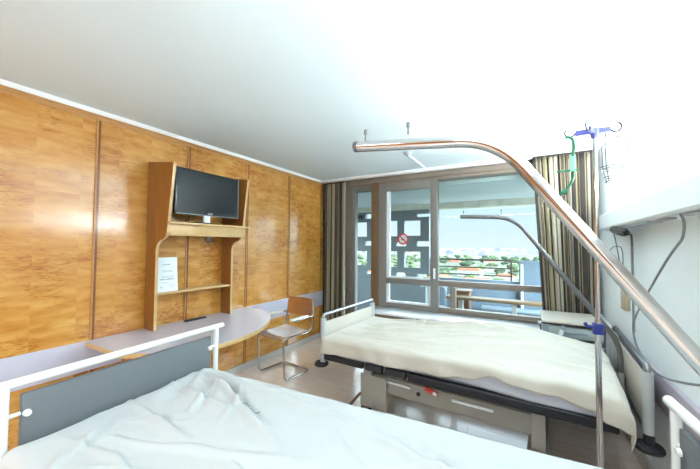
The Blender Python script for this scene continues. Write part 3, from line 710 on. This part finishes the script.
# extra parts of the far bed
B2 = bed2
MB().box(.36, .60, .055, .075, .10, .37).build('grey_side_plate', M['frame'], B2, bevel=.006, local=True)
MB().tube([(.50, .092, .335), (.74, .092, .335), (.80, .092, .33)], .009, 10).build('release_lever', M['bedwhite'], B2, smooth=True, local=True)
MB().tube([(1.12, .092, .325), (1.40, .092, .325)], .010, 10).build('release_lever', M['bedwhite'], B2, smooth=True, local=True)
tg = MB().box(.92, 1.02, .065, .085, .345, .375, Matrix.Rotation(math.radians(18), 3, 'Y')).build('red_tag', M['red'], B2, bevel=.004, local=True); tg['label'] = 'red tag with a white end on the bed beam'
MB().box(.985, 1.015, .063, .087, .338, .362, Matrix.Rotation(math.radians(18), 3, 'Y')).build('tag_end', M['trimw'], tg, bevel=.002, local=True)
MB().tube([(.36, .06, .20), (.30, -.12, .10)], .011, 8).build('brake_pedal', M['benchd'], B2, smooth=True, local=True)
MB().lathe([(.016, -.002), (.016, .002)], (.86, .098, .30), 'y', 12).build('bolt', M['black'], B2, local=True)

# trapeze poles
def trapeze(name, label, pts, fil, rad, m, hooks, base):
    t = thing(name, label, 'trapeze pole', base)
    MB().tube(fillet(pts, fil, 14), rad, 24).build('bent_tube', m, t, smooth=True)
    MB().tube([Vector(pts[0])+Vector((-.004, 0, 0)), Vector(pts[0])+Vector((.012, 0, 0))], rad*1.04, 24).build('end_cap', M['dsteel'], t, smooth=True)
    for x, z in hooks:
        y = pts[0][1]
        MB().tube([(x, y, z), (x, y, z+.028)], .0028, 8).lathe([(.002, 0), (.006, .004), (.006, .016), (.003, .020)], (x, y, z+.022), 'z', 12).build('stop_pin', M['dsteel'], t, smooth=True)
    b_ = Vector(pts[-1]); MB().lathe([(rad*1.3, 0), (rad*1.3, .16), (rad*1.12, .17)], (b_.x, b_.y, b_.z-.10), 'z', 20).build('socket', M['frame'], t, smooth=True)
    return t
y1 = .97
trapeze('trapeze_pole', 'large chrome trapeze pole arching over the near bed', [(-.539, y1, 1.818), (-.075, y1, 1.768), (.488, y1, .972), (.488, y1, .60)], [.11, .12], .0185, M['chrome'], [(-.50, 1.833), (-.342, 1.829)], (.488, y1, .50))
y2 = 2.75
trapeze('trapeze_pole', 'thin grey trapeze pole rising before the window over the far bed', [(-.501, y2, 1.712), (-.103, y2, 1.692), (.522, y2, .812), (.522, y2, .55)], [.13, .10], .0175, M['dsteel'], [(-.48, 1.724), (-.19, 1.717)], (.522, y2, .45))

# ------------------------------------------------------------------ sheets
def crease(s_, t_, lines, sd=4):
    z = 0
    for (ax, ay, bx, by, am, wd) in lines:
        vx, vy = bx-ax, by-ay; l2 = vx*vx+vy*vy; k = ((s_-ax)*vx+(t_-ay)*vy)/l2
        kk = max(0, min(1, k)); px_, py_ = s_-ax-kk*vx, t_-ay-kk*vy
        dd = math.hypot(px_, py_)*(1 if vx*py_-vy*px_ > 0 else -1)+.022*noise.noise(Vector((s_*4+ax*9, t_*4, sd)))
        w_ = wd*(.6+.7*kk); fade = math.sin(PI*min(1, max(0, kk*.86+.10)))
        z += am*fade*(math.exp(-(dd/w_)**2)-.55*math.exp(-((dd-1.7*w_)/w_)**2))
    return z
rc1 = random.Random(21)
L1 = [(.06, .80, .95, .40, .026, .020), (.06, .74, .50, .62, .020, .014), (.10, .82, 1.5, .62, .022, .022), (.04, .60, .60, .50, .016, .016), (.05, .40, .62, .30, .018, .018),
      (.30, .20, 1.1, .42, .020, .022), (.8, .70, 1.9, .46, .020, .026), (1.0, .30, 2.0, .55, .018, .024), (.55, .80, 1.3, .78, .014, .016), (.30, .70, .42, .40, .018, .014), (.42, .74, .62, .44, .014, .014), (.15, .30, .30, .05, .016, .016)]
for k_ in range(26):
    x_, y_ = rc1.uniform(.05, 1.9), rc1.uniform(.05, .75); a_ = rc1.uniform(-.9, .5); l_ = rc1.uniform(.12, .40)
    L1.append((x_, y_, x_+l_*math.cos(a_), y_+l_*math.sin(a_), rc1.uniform(.005, .012), rc1.uniform(.009, .016)))
def w1fn(s_, t_, d):
    # near bed: creases fanning out of the far foot corner, soft lumps, slack folds along the bed
    dx, dy = s_-.0, t_-.88; rr_ = math.hypot(dx, dy)+1e-4; th = math.atan2(dy, dx)
    z = .010*math.sin(th*19+2.5*noise.noise(Vector((s_*3, t_*3, 2))))*math.exp(-((rr_-.30)/.22)**2)
    z += crease(s_, t_, L1)
    wx = s_+.10*noise.noise(Vector((s_*2.2, t_*2.2, 5))); wy = t_+.12*noise.noise(Vector((s_*1.8, t_*1.8, 9)))
    z += .010*(ridged((wx*1.3+wy*.7, wy*3.2-wx*1.0, 3), 1.2, 3)-1.1)
    z += .018*noise.noise(Vector((s_*1.9, t_*2.6, 1)))+.006*noise.noise(Vector((s_*6, t_*9, 1)))
    z *= min(1, .30+max(0, b1W-.15-t_)/.16)
    return z*(1 if d < .02 else .3), .008*math.sin(s_*22+3*noise.noise(Vector((s_*3, 0, 0))))*min(1, d*12)
s1 = thing('bed_sheet', 'crumpled white sheet spread over the near bed', 'bed sheet', (-.6, .9, .60))
def to1(m, parent, name, mt, rootbed, thick=.003):
    Wm = WM(rootbed); m.v = [Wm @ v for v in m.v]; o = m.build(name, mt, parent, smooth=True)
    sd = o.modifiers.new('thick', 'SOLIDIFY'); sd.thickness = thick; sd.offset = 1
    return o
def flat_smooth(o):
    me = o.data
    for p in me.polygons: p.use_smooth = True
    if 'sharp_edge' in me.attributes: me.attributes.remove(me.attributes['sharp_edge'])
o = to1(bed_mesh_drape(.07, b1L-.06, .02, b1W-.145, .735, w1fn, (.04, .05, .22, .13), 250, 130), s1, 'fabric', M['sheetw'], bed1); flat_smooth(o)
mk = MB(); rk = random.Random(3)
for k in range(7):
    x = .52+k*.011; mk.box(x, x+.008, .585-k*.006, .585-k*.006+rk.uniform(.012, .02), .775, .7757)
Wm = WM(bed1)

rc2 = random.Random(5)
L2 = [(.05, .10, 1.0, .52, .034, .026), (.05, .12, 1.2, .30, .028, .022), (.30, .86, 1.6, .66, .040, .026), (.12, .60, 1.3, .76, .026, .024), (.15, .36, 1.0, .66, .024, .022),
      (.9, .20, 2.0, .36, .030, .030), (1.0, .46, 1.9, .52, .026, .026), (.45, .12, 1.5, .14, .020, .020), (1.35, .10, 2.0, .24, .026, .024), (.8, .80, 1.9, .80, .020, .022)]
for k_ in range(14):
    x_, y_ = rc2.uniform(.1, 1.8), rc2.uniform(.06, .8); a_ = rc2.uniform(-.35, .45); l_ = rc2.uniform(.2, .5)
    L2.append((x_, y_, x_+l_*math.cos(a_), y_+l_*math.sin(a_), rc2.uniform(.008, .016), rc2.uniform(.012, .02)))
def w2fn(s_, t_, d):
    wx = s_+.10*noise.noise(Vector((s_*2, t_*2, 15))); wy = t_+.05*noise.noise(Vector((s_*1.8, t_*1.8, 19)))
    # long folds that run with the bed
    z = .016*(ridged((wx*.8+3, wy*4.2+wx*.6, 3), 1., 3)-1.1)
    z += .012*noise.noise(Vector((s_*3, t_*6, 1)))
    z += crease(s_, t_, L2, 8)
    # swelling over the far half towards the head (pillow under the sheet)
    z += .085*math.exp(-((s_-1.42)/.55)**2)*(.25+.75*max(0, min(1, t_/.75)))
    z += .045*math.exp(-((s_-1.78)/.26)**2-((t_-.45)/.3)**2)
    sm = max(0, min(1, (s_-.1)/.3)); z *= .35+.65*sm
    k_ = 1 if d < .02 else max(.15, 1-(d-.02)*9)
    side = (.013*math.sin(s_*13+2*noise.noise(Vector((s_*2, 1, 0))))+.006*math.sin(s_*31))*min(1, d*12)+.010*min(1, d*10)
    return z*k_*1.2, side
s2 = thing('bed_sheet', 'rumpled cream sheet hanging over the side of the far bed', 'bed sheet', (-.6, 2.8, .5))
def on2(u, v):
    # hem on the near side: long at the foot, lifted at mid, long corner at the head
    x = u*2.3
    pts = [(0, .16), (.25, .155), (.7, .145), (1.05, .135), (1.35, .115), (1.50, .075), (1.62, .10), (1.85, .105), (2.05, .13), (2.12, .18), (2.3, .20)]
    for (a, p), (b_, q) in zip(pts, pts[1:]):
        if a <= x <= b_:
            k = (x-a)/(b_-a); k = k*k*(3-2*k); return p+(q-p)*k
    return .2
o = to1(bed_mesh_drape(.045, b2L-.125, .005, b2W-.03, .645, w2fn, (.03, .12, on2, .06), 250, 110), s2, 'fabric', M['sheetc'], bed2); flat_smooth(o)
# lower fitted sheet edge in bluish white that shows below the cream hem
def w3fn(s_, t_, d): return -.004, .004*math.sin(s_*9)*min(1, d*10)+.004
s3 = thing('fitted_sheet', 'bluish white under-sheet on the mattress of the far bed', 'bed sheet', (-.6, 2.8, .48))
def on3(u, v): return .148+.012*math.sin(u*9)-.0*u
o = to1(bed_mesh_drape(.055, b2L-.13, .034, b2W-.035, .634, w3fn, (.05, .03, on3, .05), 120, 60), s3, 'fabric', M['matt'], bed2, .002); flat_smooth(o)

# ------------------------------------------------------------------ infusion stand
ivx, ivy = .275, 1.85
iv = thing('infusion_stand', 'tall chrome infusion stand with violet hook hub between the beds', 'infusion stand', (ivx, ivy, 0))
MB().tube([(ivx-.004, ivy, .06), (ivx-.002, ivy, 1.12)], .0125, 16).build('lower_pole', M['chrome'], iv, smooth=True)
MB().tube([(ivx-.002, ivy, 1.10), (ivx+.002, ivy, 1.99)], .0095, 16).build('upper_pole', M['chrome'], iv, smooth=True)
for k in range(5):
    a = 2*PI*k/5+.3
    if True:
        lg = MB().tube([(ivx, ivy, .085), (ivx+.26*math.cos(a), ivy+.26*math.sin(a), .065)], .013, 10).build('leg', M['steel'], iv, smooth=True)
        MB().lathe([(.03, -.01), (.032, 0), (.03, .01)], (ivx+.26*math.cos(a), ivy+.26*math.sin(a), .032), 'y', 14).build('wheel', M['black'], lg, smooth=True)
cl = MB().box(ivx-.022, ivx+.020, ivy-.022, ivy+.02, 1.055, 1.105).build('clamp', M['navy'], iv, bevel=.005)
MB().tube(fillet([(ivx-.015, ivy-.01, 1.09), (ivx-.045, ivy-.012, 1.088), (ivx-.052, ivy-.012, 1.105)], .01), .008, 10).build('clamp_lever', M['navy'], cl, smooth=True)
hub = MB().lathe([(.012, -.035), (.018, -.01), (.020, .008), (.014, .014)], (ivx, ivy, 2.015), 'z', 16).build('hub', M['purple'], iv, smooth=True)
dirs = [(-.086, -.0, 0), (.074, .01, 0), (.045, .075, 1), (-.03, -.06, 0)]
for dx, dy, k in dirs:
    d = Vector((dx, dy, 0)); l = d.length; d.normalize(); n_ = Vector((-d.y, d.x, 0)); c = Vector((ivx, ivy, 2.015))
    a, b_ = c+d*.012, c+d*(l-.012)
    q = [a-n_*.008, a+n_*.008, b_+n_*.006, b_-n_*.006]
    MB().add([p+Vector((0, 0, -.012)) for p in q]+[p+Vector((0, 0, .014)) for p in q], [(0, 1, 2, 3), (7, 6, 5, 4), (0, 4, 5, 1), (1, 5, 6, 2), (2, 6, 7, 3), (3, 7, 4, 0)]).build('hook_arm', M['purple'], hub, bevel=.002)
    hc = c+d*(l+.008)+Vector((0, 0, .010))
    MB().tube(arc(hc, .022, math.radians(200), math.radians(430), 14, d, (0, 0, 1)), .004, 8).build('hook', M['black'], hub, smooth=True)
# green bottle hanger on the left hook
gx, gy = ivx-.098, ivy
gh = thing('bottle_hanger', 'green plastic bottle hanger on the left hook of the infusion stand', 'bottle hanger', (gx, gy, 1.72))
MB().tube(fillet([(gx-.016, gy, 1.998), (gx-.006, gy, 2.006), (gx+.014, gy, 1.992), (gx+.018, gy, 1.95), (gx+.012, gy, 1.905)], .012), [.007]*1+[.007]*99 if False else .007, 10).build('hook_end', M['green'], gh, smooth=True)
MB().box(gx+.002, gx+.022, gy-.005, gy+.005, 1.83, 1.915).build('strap', M['greenp'], gh, bevel=.003)
MB().box(gx-.055, gx+.035, gy-.004, gy+.004, 1.832, 1.842).build('cross_bar', M['green'], gh, bevel=.002)
MB().tube(fillet([(gx+.014, gy, 1.835), (gx+.012, gy, 1.79), (gx-.008, gy, 1.755), (gx-.022, gy, 1.738)], .02), .006, 10).build('lower_arm', M['green'], gh, smooth=True)
MB().box(gx-.042, gx-.010, gy-.014, gy+.014, 1.722, 1.742).build('foot_pad', M['green'], gh, bevel=.004)
# wire basket on the right hook
wx_, wy_ = ivx+.082, ivy+.01
wb = thing('wire_bottle_basket', 'thin wire basket hanging on the right hook of the infusion stand', 'wire basket', (wx_, wy_, 1.74))
MB().tube(arc((wx_+.005, wy_, 1.992), .012, -PI/2, PI, 8, (1, 0, 0), (0, 0, 1)), 0.002, 6).build('hanger_loop', M['wire'], wb, smooth=True)
for k, (rr_, z) in enumerate([(.052, 1.838), (.05, 1.828), (.040, 1.790), (.036, 1.768)]):
    MB().tube(arc((wx_-.008, wy_, z), rr_, 0, 2*PI, 24, (1, 0, 0), (0, 1, 0)), 0.002, 6, cap=False).build('wire_ring', M['wire'], wb, smooth=True)
for k in range(4):
    a = PI/4+PI/2*k; cx_, cy_ = wx_-.008, wy_
    MB().tube([(cx_+.01, cy_, 1.982), (cx_+.056*math.cos(a), cy_+.056*math.sin(a), 1.945), (cx_+.052*math.cos(a), cy_+.052*math.sin(a), 1.838), (cx_+.036*math.cos(a), cy_+.036*math.sin(a), 1.768)], 0.002, 6).build('wire_side', M['wire'], wb, smooth=True)

# ------------------------------------------------------------------ bedside cabinet
bc = thing('bedside_cabinet', 'pale-topped grey bedside cabinet in the corner behind the far bed', 'bedside cabinet', (.34, 3.600, 0))
MB().box(.09, .585, 3.310, 3.850, .785, .80).build('cabinet_top', M['beige'], bc, bevel=.003)
MB().box(.088, .587, 3.306, 3.852, .772, .785).build('dark_edge', M['black'], bc, bevel=.003)
MB().box(.10, .15, 3.330, 3.830, .10, .772).build('side_panel', M['bluef'], bc, bevel=.002)
MB().box(.545, .575, 3.330, 3.830, .10, .772).build('side_panel', M['postg'], bc, bevel=.002)
MB().box(.13, .545, 3.790, 3.810, .10, .772).build('back_panel', M['concrete'], bc)
dw = MB().box(.145, .53, 3.320, 3.770, .665, .76).build('drawer', M['drawerc'], bc, bevel=.003)
MB().box(.27, .42, 3.306, 3.320, .705, .722).build('drawer_handle', M['bluef'], dw, bevel=.004)
MB().box(.13, .545, 3.340, 3.790, .60, .618).build('open_shelf', M['bluef'], bc, bevel=.002)
dd = MB().box(.145, .53, 3.320, 3.340, .12, .59).build('cabinet_door', M['drawerc'], bc, bevel=.003)
MB().box(.20, .22, 3.306, 3.320, .38, .50).build('door_handle', M['bluef'], dd, bevel=.004)
for x in (.12, .555):
    for y in (3.370, 3.790):
        MB().lathe([(.028, -.012), (.03, 0), (.028, .012)], (x, y, .03), 'y', 14).box(x-.012, x+.012, y-.018, y+.018, .04, .10).build('caster', M['black'], bc, smooth=True)
MB().box(.205, .235, 3.292, 3.302, .55, .77, Matrix.Rotation(math.radians(14), 3, 'Y')).build('swing_arm', M['bedwhite'], bc, bevel=.003)
MB().lathe([(.02, 0), (.02, -.02)], (.245, 3.306, .755), 'y', 14).build('arm_joint', M['bluef'], bc, smooth=True)
MB().tube([(.06, 3.330, .775), (.095, 3.330, .775)], .014, 12).build('top_knob', M['plasticw'], bc, smooth=True)

# ------------------------------------------------------------------ wall supply duct
dc = thing('bedhead_duct', 'long white bed-head supply duct on the right wall', 'supply duct', (.6, 1.6, 1.6))
MB().prism([(XR, 1.60), (.560, 1.612), (.548, 1.625), (.548, 1.735), (.560, 1.745), (.575, 1.745), (.575, 1.72), (XR-.01, 1.72), (XR-.01, 1.76), (XR, 1.76)], 'y', -1.0, 3.52).build('housing', M['duct'], dc)
MB().box(.565, .63, 2.30, 3.38, 1.598, 1.606).build('lamp_cover', mat('dull_lamp_cover', (176, 188, 196), .3), dc, bevel=.002)
MB().box(.588, .622, -.9, 3.45, 1.724, 1.742).build('uplight_tube', M['chev'], dc)
for y in (1.72, 2.05): MB().box(.575, .61, y, y+.16, 1.597, 1.606).build('socket_plate', M['postg'], dc, bevel=.002)
for uy, ul_, ue in ((.2, 1.6, 10), (2.6, 1.7, 42)):
    al = bpy.data.lights.new('uplight', 'AREA'); al.shape = 'RECTANGLE'; al.size = .05; al.size_y = ul_; al.energy = ue; al.color = (.92, .975, 1)
    ao = bpy.data.objects.new('uplight', al); COL.objects.link(ao); ao.location = (.606, uy, 1.748); ao.rotation_euler = (PI, 0, 0)

# handset, coil cord, loops
hx = .60
hs_ = thing('nurse_call_handset', 'dark handset hanging below the left end of the supply duct', 'handset', (hx, 3.2, 1.58))
MB().tube([(.560, 3.10, 1.597), (.560, 3.05, 1.594), (.560, 2.76, 1.562), (.560, 2.70, 1.556)], [.018, .026, .028, .018], 14).build('body', M['tvbody'], hs_, smooth=True)
MB().box(hx-.01, hx+.03, 3.12, 3.16, 1.565, 1.60).build('cradle', M['trimw'], hs_, bevel=.004)
coil = []; z0, z1_ = 1.47, .90
MB().tube(fillet([(.560, 2.71, 1.556), (.575, 2.66, 1.545), (hx, 2.765, 1.50), (hx, 2.765, 1.47)], .03), .006, 8).build('cord_end', M['cordk'], hs_, smooth=True)
nt_ = 44
for k in range(nt_*8+1):
    a = 2*PI*k/8; coil.append((hx+.007*math.cos(a), 2.765+.008*math.sin(a), z0+(z1_-z0)*k/(nt_*8)))
MB().tube(coil, .0026, 6).build('coiled_cord', M['cordk'], hs_, smooth=True)
tag(MB().tube(fillet([(.56, 3.09, 1.59), (.58, 3.10, 1.50), (hx, 3.10, 1.33), (hx, 3.03, 1.22), (.62, 3.09, 1.17)], .08), .0035, 8).build('thin_cord', M['cable'], smooth=True), 'thin grey cord running down from the handset to the beige box', 'cord')
tag(MB().tube(fillet([(hx+.01, 3.55, 1.42), (hx+.01, 3.35, 1.47), (hx+.01, 3.10, 1.465), (hx+.01, 3.05, 1.40), (hx+.01, 3.08, 1.20)], .08), .0035, 8).build('looped_cord', M['cable'], smooth=True), 'grey cord loop arching on the wall below the handset', 'cord')
ob = thing('cable_end_box', 'small beige box on the wall below the handset', 'socket box', (.63, 3.11, .98))
MB().box(.61, XR, 3.06, 3.16, .985, 1.175).build('box_body', M['cream'], ob, bevel=.006)
MB().box(.606, .612, 3.08, 3.14, 1.08, 1.15).build('cover', M['beige'], ob, bevel=.003)
cpts = [(.56, 1.60, 1.70), (.56, 1.731, 1.747), (.575, 1.828, 1.755), (.58, 1.94, 1.735), (.58, 1.985, 1.69), (.58, 1.955, 1.64), (.58, 1.885, 1.59), (.58, 1.875, 1.545), (.58, 1.90, 1.50), (.58, 2.045, 1.426), (.58, 2.26, 1.288), (.58, 2.578, 1.066), (.58, 2.694, .968), (.58, 2.69, .90), (.58, 2.64, .841), (.58, 2.50, .80), (.58, 2.284, .786), (.58, 2.09, .823), (.58, 1.789, .91), (.58, 1.5, 1.02)]
tag(MB().tube(fillet(cpts, .2, 5), .0055, 10).build('hanging_cable', M['cable'], smooth=True), 'long grey cable looping off the duct down the right wall', 'cable')

# ceiling detector and conduit
dt = thing('smoke_detector', 'small round white detector on the ceiling before the window', 'detector', (-1.16, 3.26, 2.47))
MB().lathe([(.045, 0), (.045, -.012), (.030, -.03), (.012, -.034)], (-1.16, 3.26, ZC), 'z', 20).build('body', M['postg'], dt, smooth=True)
MB().lathe([(.012, 0), (.012, -.01)], (-1.16, 3.26, ZC-.033), 'z', 12).build('sensor', M['concrete'], dt, smooth=True)
tag(MB().box(-1.20, -1.17, 3.40, YB-.036, ZC-.014, ZC).build('cable_conduit', M['trimw'], bevel=.003), 'thin white conduit on the ceiling running to the window beam', 'conduit')

# added fill lamps, unseen behind the viewpoint, to brighten the room
for k, (x, y) in enumerate([(-2.0, -2.0), (-.3, -2.0)]):
    t = thing('fill_lamp', ('added white fill lamp behind the viewpoint, nearer the panelled wall', 'added white fill lamp behind the viewpoint, nearer the white wall')[k], 'fill lamp', (x, y, 2.42))
    MB().box(x-.5, x+.5, y-.16, y+.16, 2.44, 2.5).build('housing', M['trimw'], t, bevel=.005)
    MB().box(x-.48, x+.48, y-.14, y+.14, 2.425, 2.44).build('diffuser', M['diff'], t)
    a = bpy.data.lights.new('fill_light', 'AREA'); a.shape = 'RECTANGLE'; a.size = .95; a.size_y = .28; a.energy = 29; a.color = (.9, .965, 1)
    q = bpy.data.objects.new('fill_light', a); COL.objects.link(q); q.location = (x, y, 2.42)

# laundry mark on the near sheet (cloth height at that spot)
mk = MB(); rk = random.Random(3)
for k in range(8):
    x = .61+k*.0115; y = .565; z = .735+max(w1fn(x+i_*.004, y+j_*.006-.012, 0)[0] for i_ in (0, 1, 2) for j_ in (0, 1, 2, 3))+.006
    mk.box(x, x+.0065, y-.018, y-.018+rk.uniform(.010, .018), z, z+.0006)
mk.v = [WM(bed1) @ v for v in mk.v]
mk.build('laundry_mark', M['inkteal'], s1)

# ------------------------------------------------------------------ light, sky, camera
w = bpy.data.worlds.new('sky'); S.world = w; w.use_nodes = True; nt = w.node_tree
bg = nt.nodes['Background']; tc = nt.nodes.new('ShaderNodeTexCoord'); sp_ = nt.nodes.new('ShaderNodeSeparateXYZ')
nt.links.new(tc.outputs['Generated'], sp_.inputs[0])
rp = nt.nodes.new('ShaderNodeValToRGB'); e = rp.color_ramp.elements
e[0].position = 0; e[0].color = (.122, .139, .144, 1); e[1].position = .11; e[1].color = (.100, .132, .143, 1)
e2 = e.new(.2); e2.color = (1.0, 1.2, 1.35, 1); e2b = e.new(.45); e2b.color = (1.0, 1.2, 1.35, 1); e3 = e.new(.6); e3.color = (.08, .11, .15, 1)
nt.links.new(sp_.outputs[2], rp.inputs[0]); mr = nt.nodes.new('ShaderNodeMapRange'); mr.interpolation_type = 'SMOOTHSTEP'   # added unseen glow: sky strength raised to the right to brighten the room
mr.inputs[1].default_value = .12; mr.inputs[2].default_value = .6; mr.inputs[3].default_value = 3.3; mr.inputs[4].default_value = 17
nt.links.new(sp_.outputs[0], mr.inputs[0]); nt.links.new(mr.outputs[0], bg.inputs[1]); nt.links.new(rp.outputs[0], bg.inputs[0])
sun = bpy.data.lights.new('sun', 'SUN'); sun.energy = .45; sun.angle = .01; sun.color = (1, .95, .86)
so = bpy.data.objects.new('sun', sun); COL.objects.link(so); so.rotation_euler = (math.radians(38), 0, math.radians(-20))

f_, pitch, yaw, roll, cx_, cy_, cz_ = 309.92824568101355, 0.035012340922811365, 0.5244673849454097, 0.006632406507753068, 350, 234.5, 1.4620973851544075
F = Vector((-math.sin(yaw)*math.cos(pitch), math.cos(yaw)*math.cos(pitch), math.sin(pitch)))
R0 = Vector((math.cos(yaw), math.sin(yaw), 0)); U0 = R0.cross(F)
R = R0*math.cos(roll)+U0*math.sin(roll); U = -R0*math.sin(roll)+U0*math.cos(roll)
cam = bpy.data.cameras.new('camera'); co = bpy.data.objects.new('camera', cam); COL.objects.link(co)
mw = Matrix((R, U, -F)).transposed().to_4x4(); mw.translation = (0, 0, cz_); co.matrix_world = mw
cam.sensor_width = 36; cam.lens = 36*f_/700; cam.clip_start = .02; cam.clip_end = 20000
S.camera = co
S.view_settings.view_transform = 'Standard'; S.view_settings.look = 'None'; S.view_settings.gamma = 1; S.view_settings.exposure = 1.2
S.view_settings.use_curve_mapping = False
S.cycles.max_bounces = 8; S.cycles.transparent_max_bounces = 12
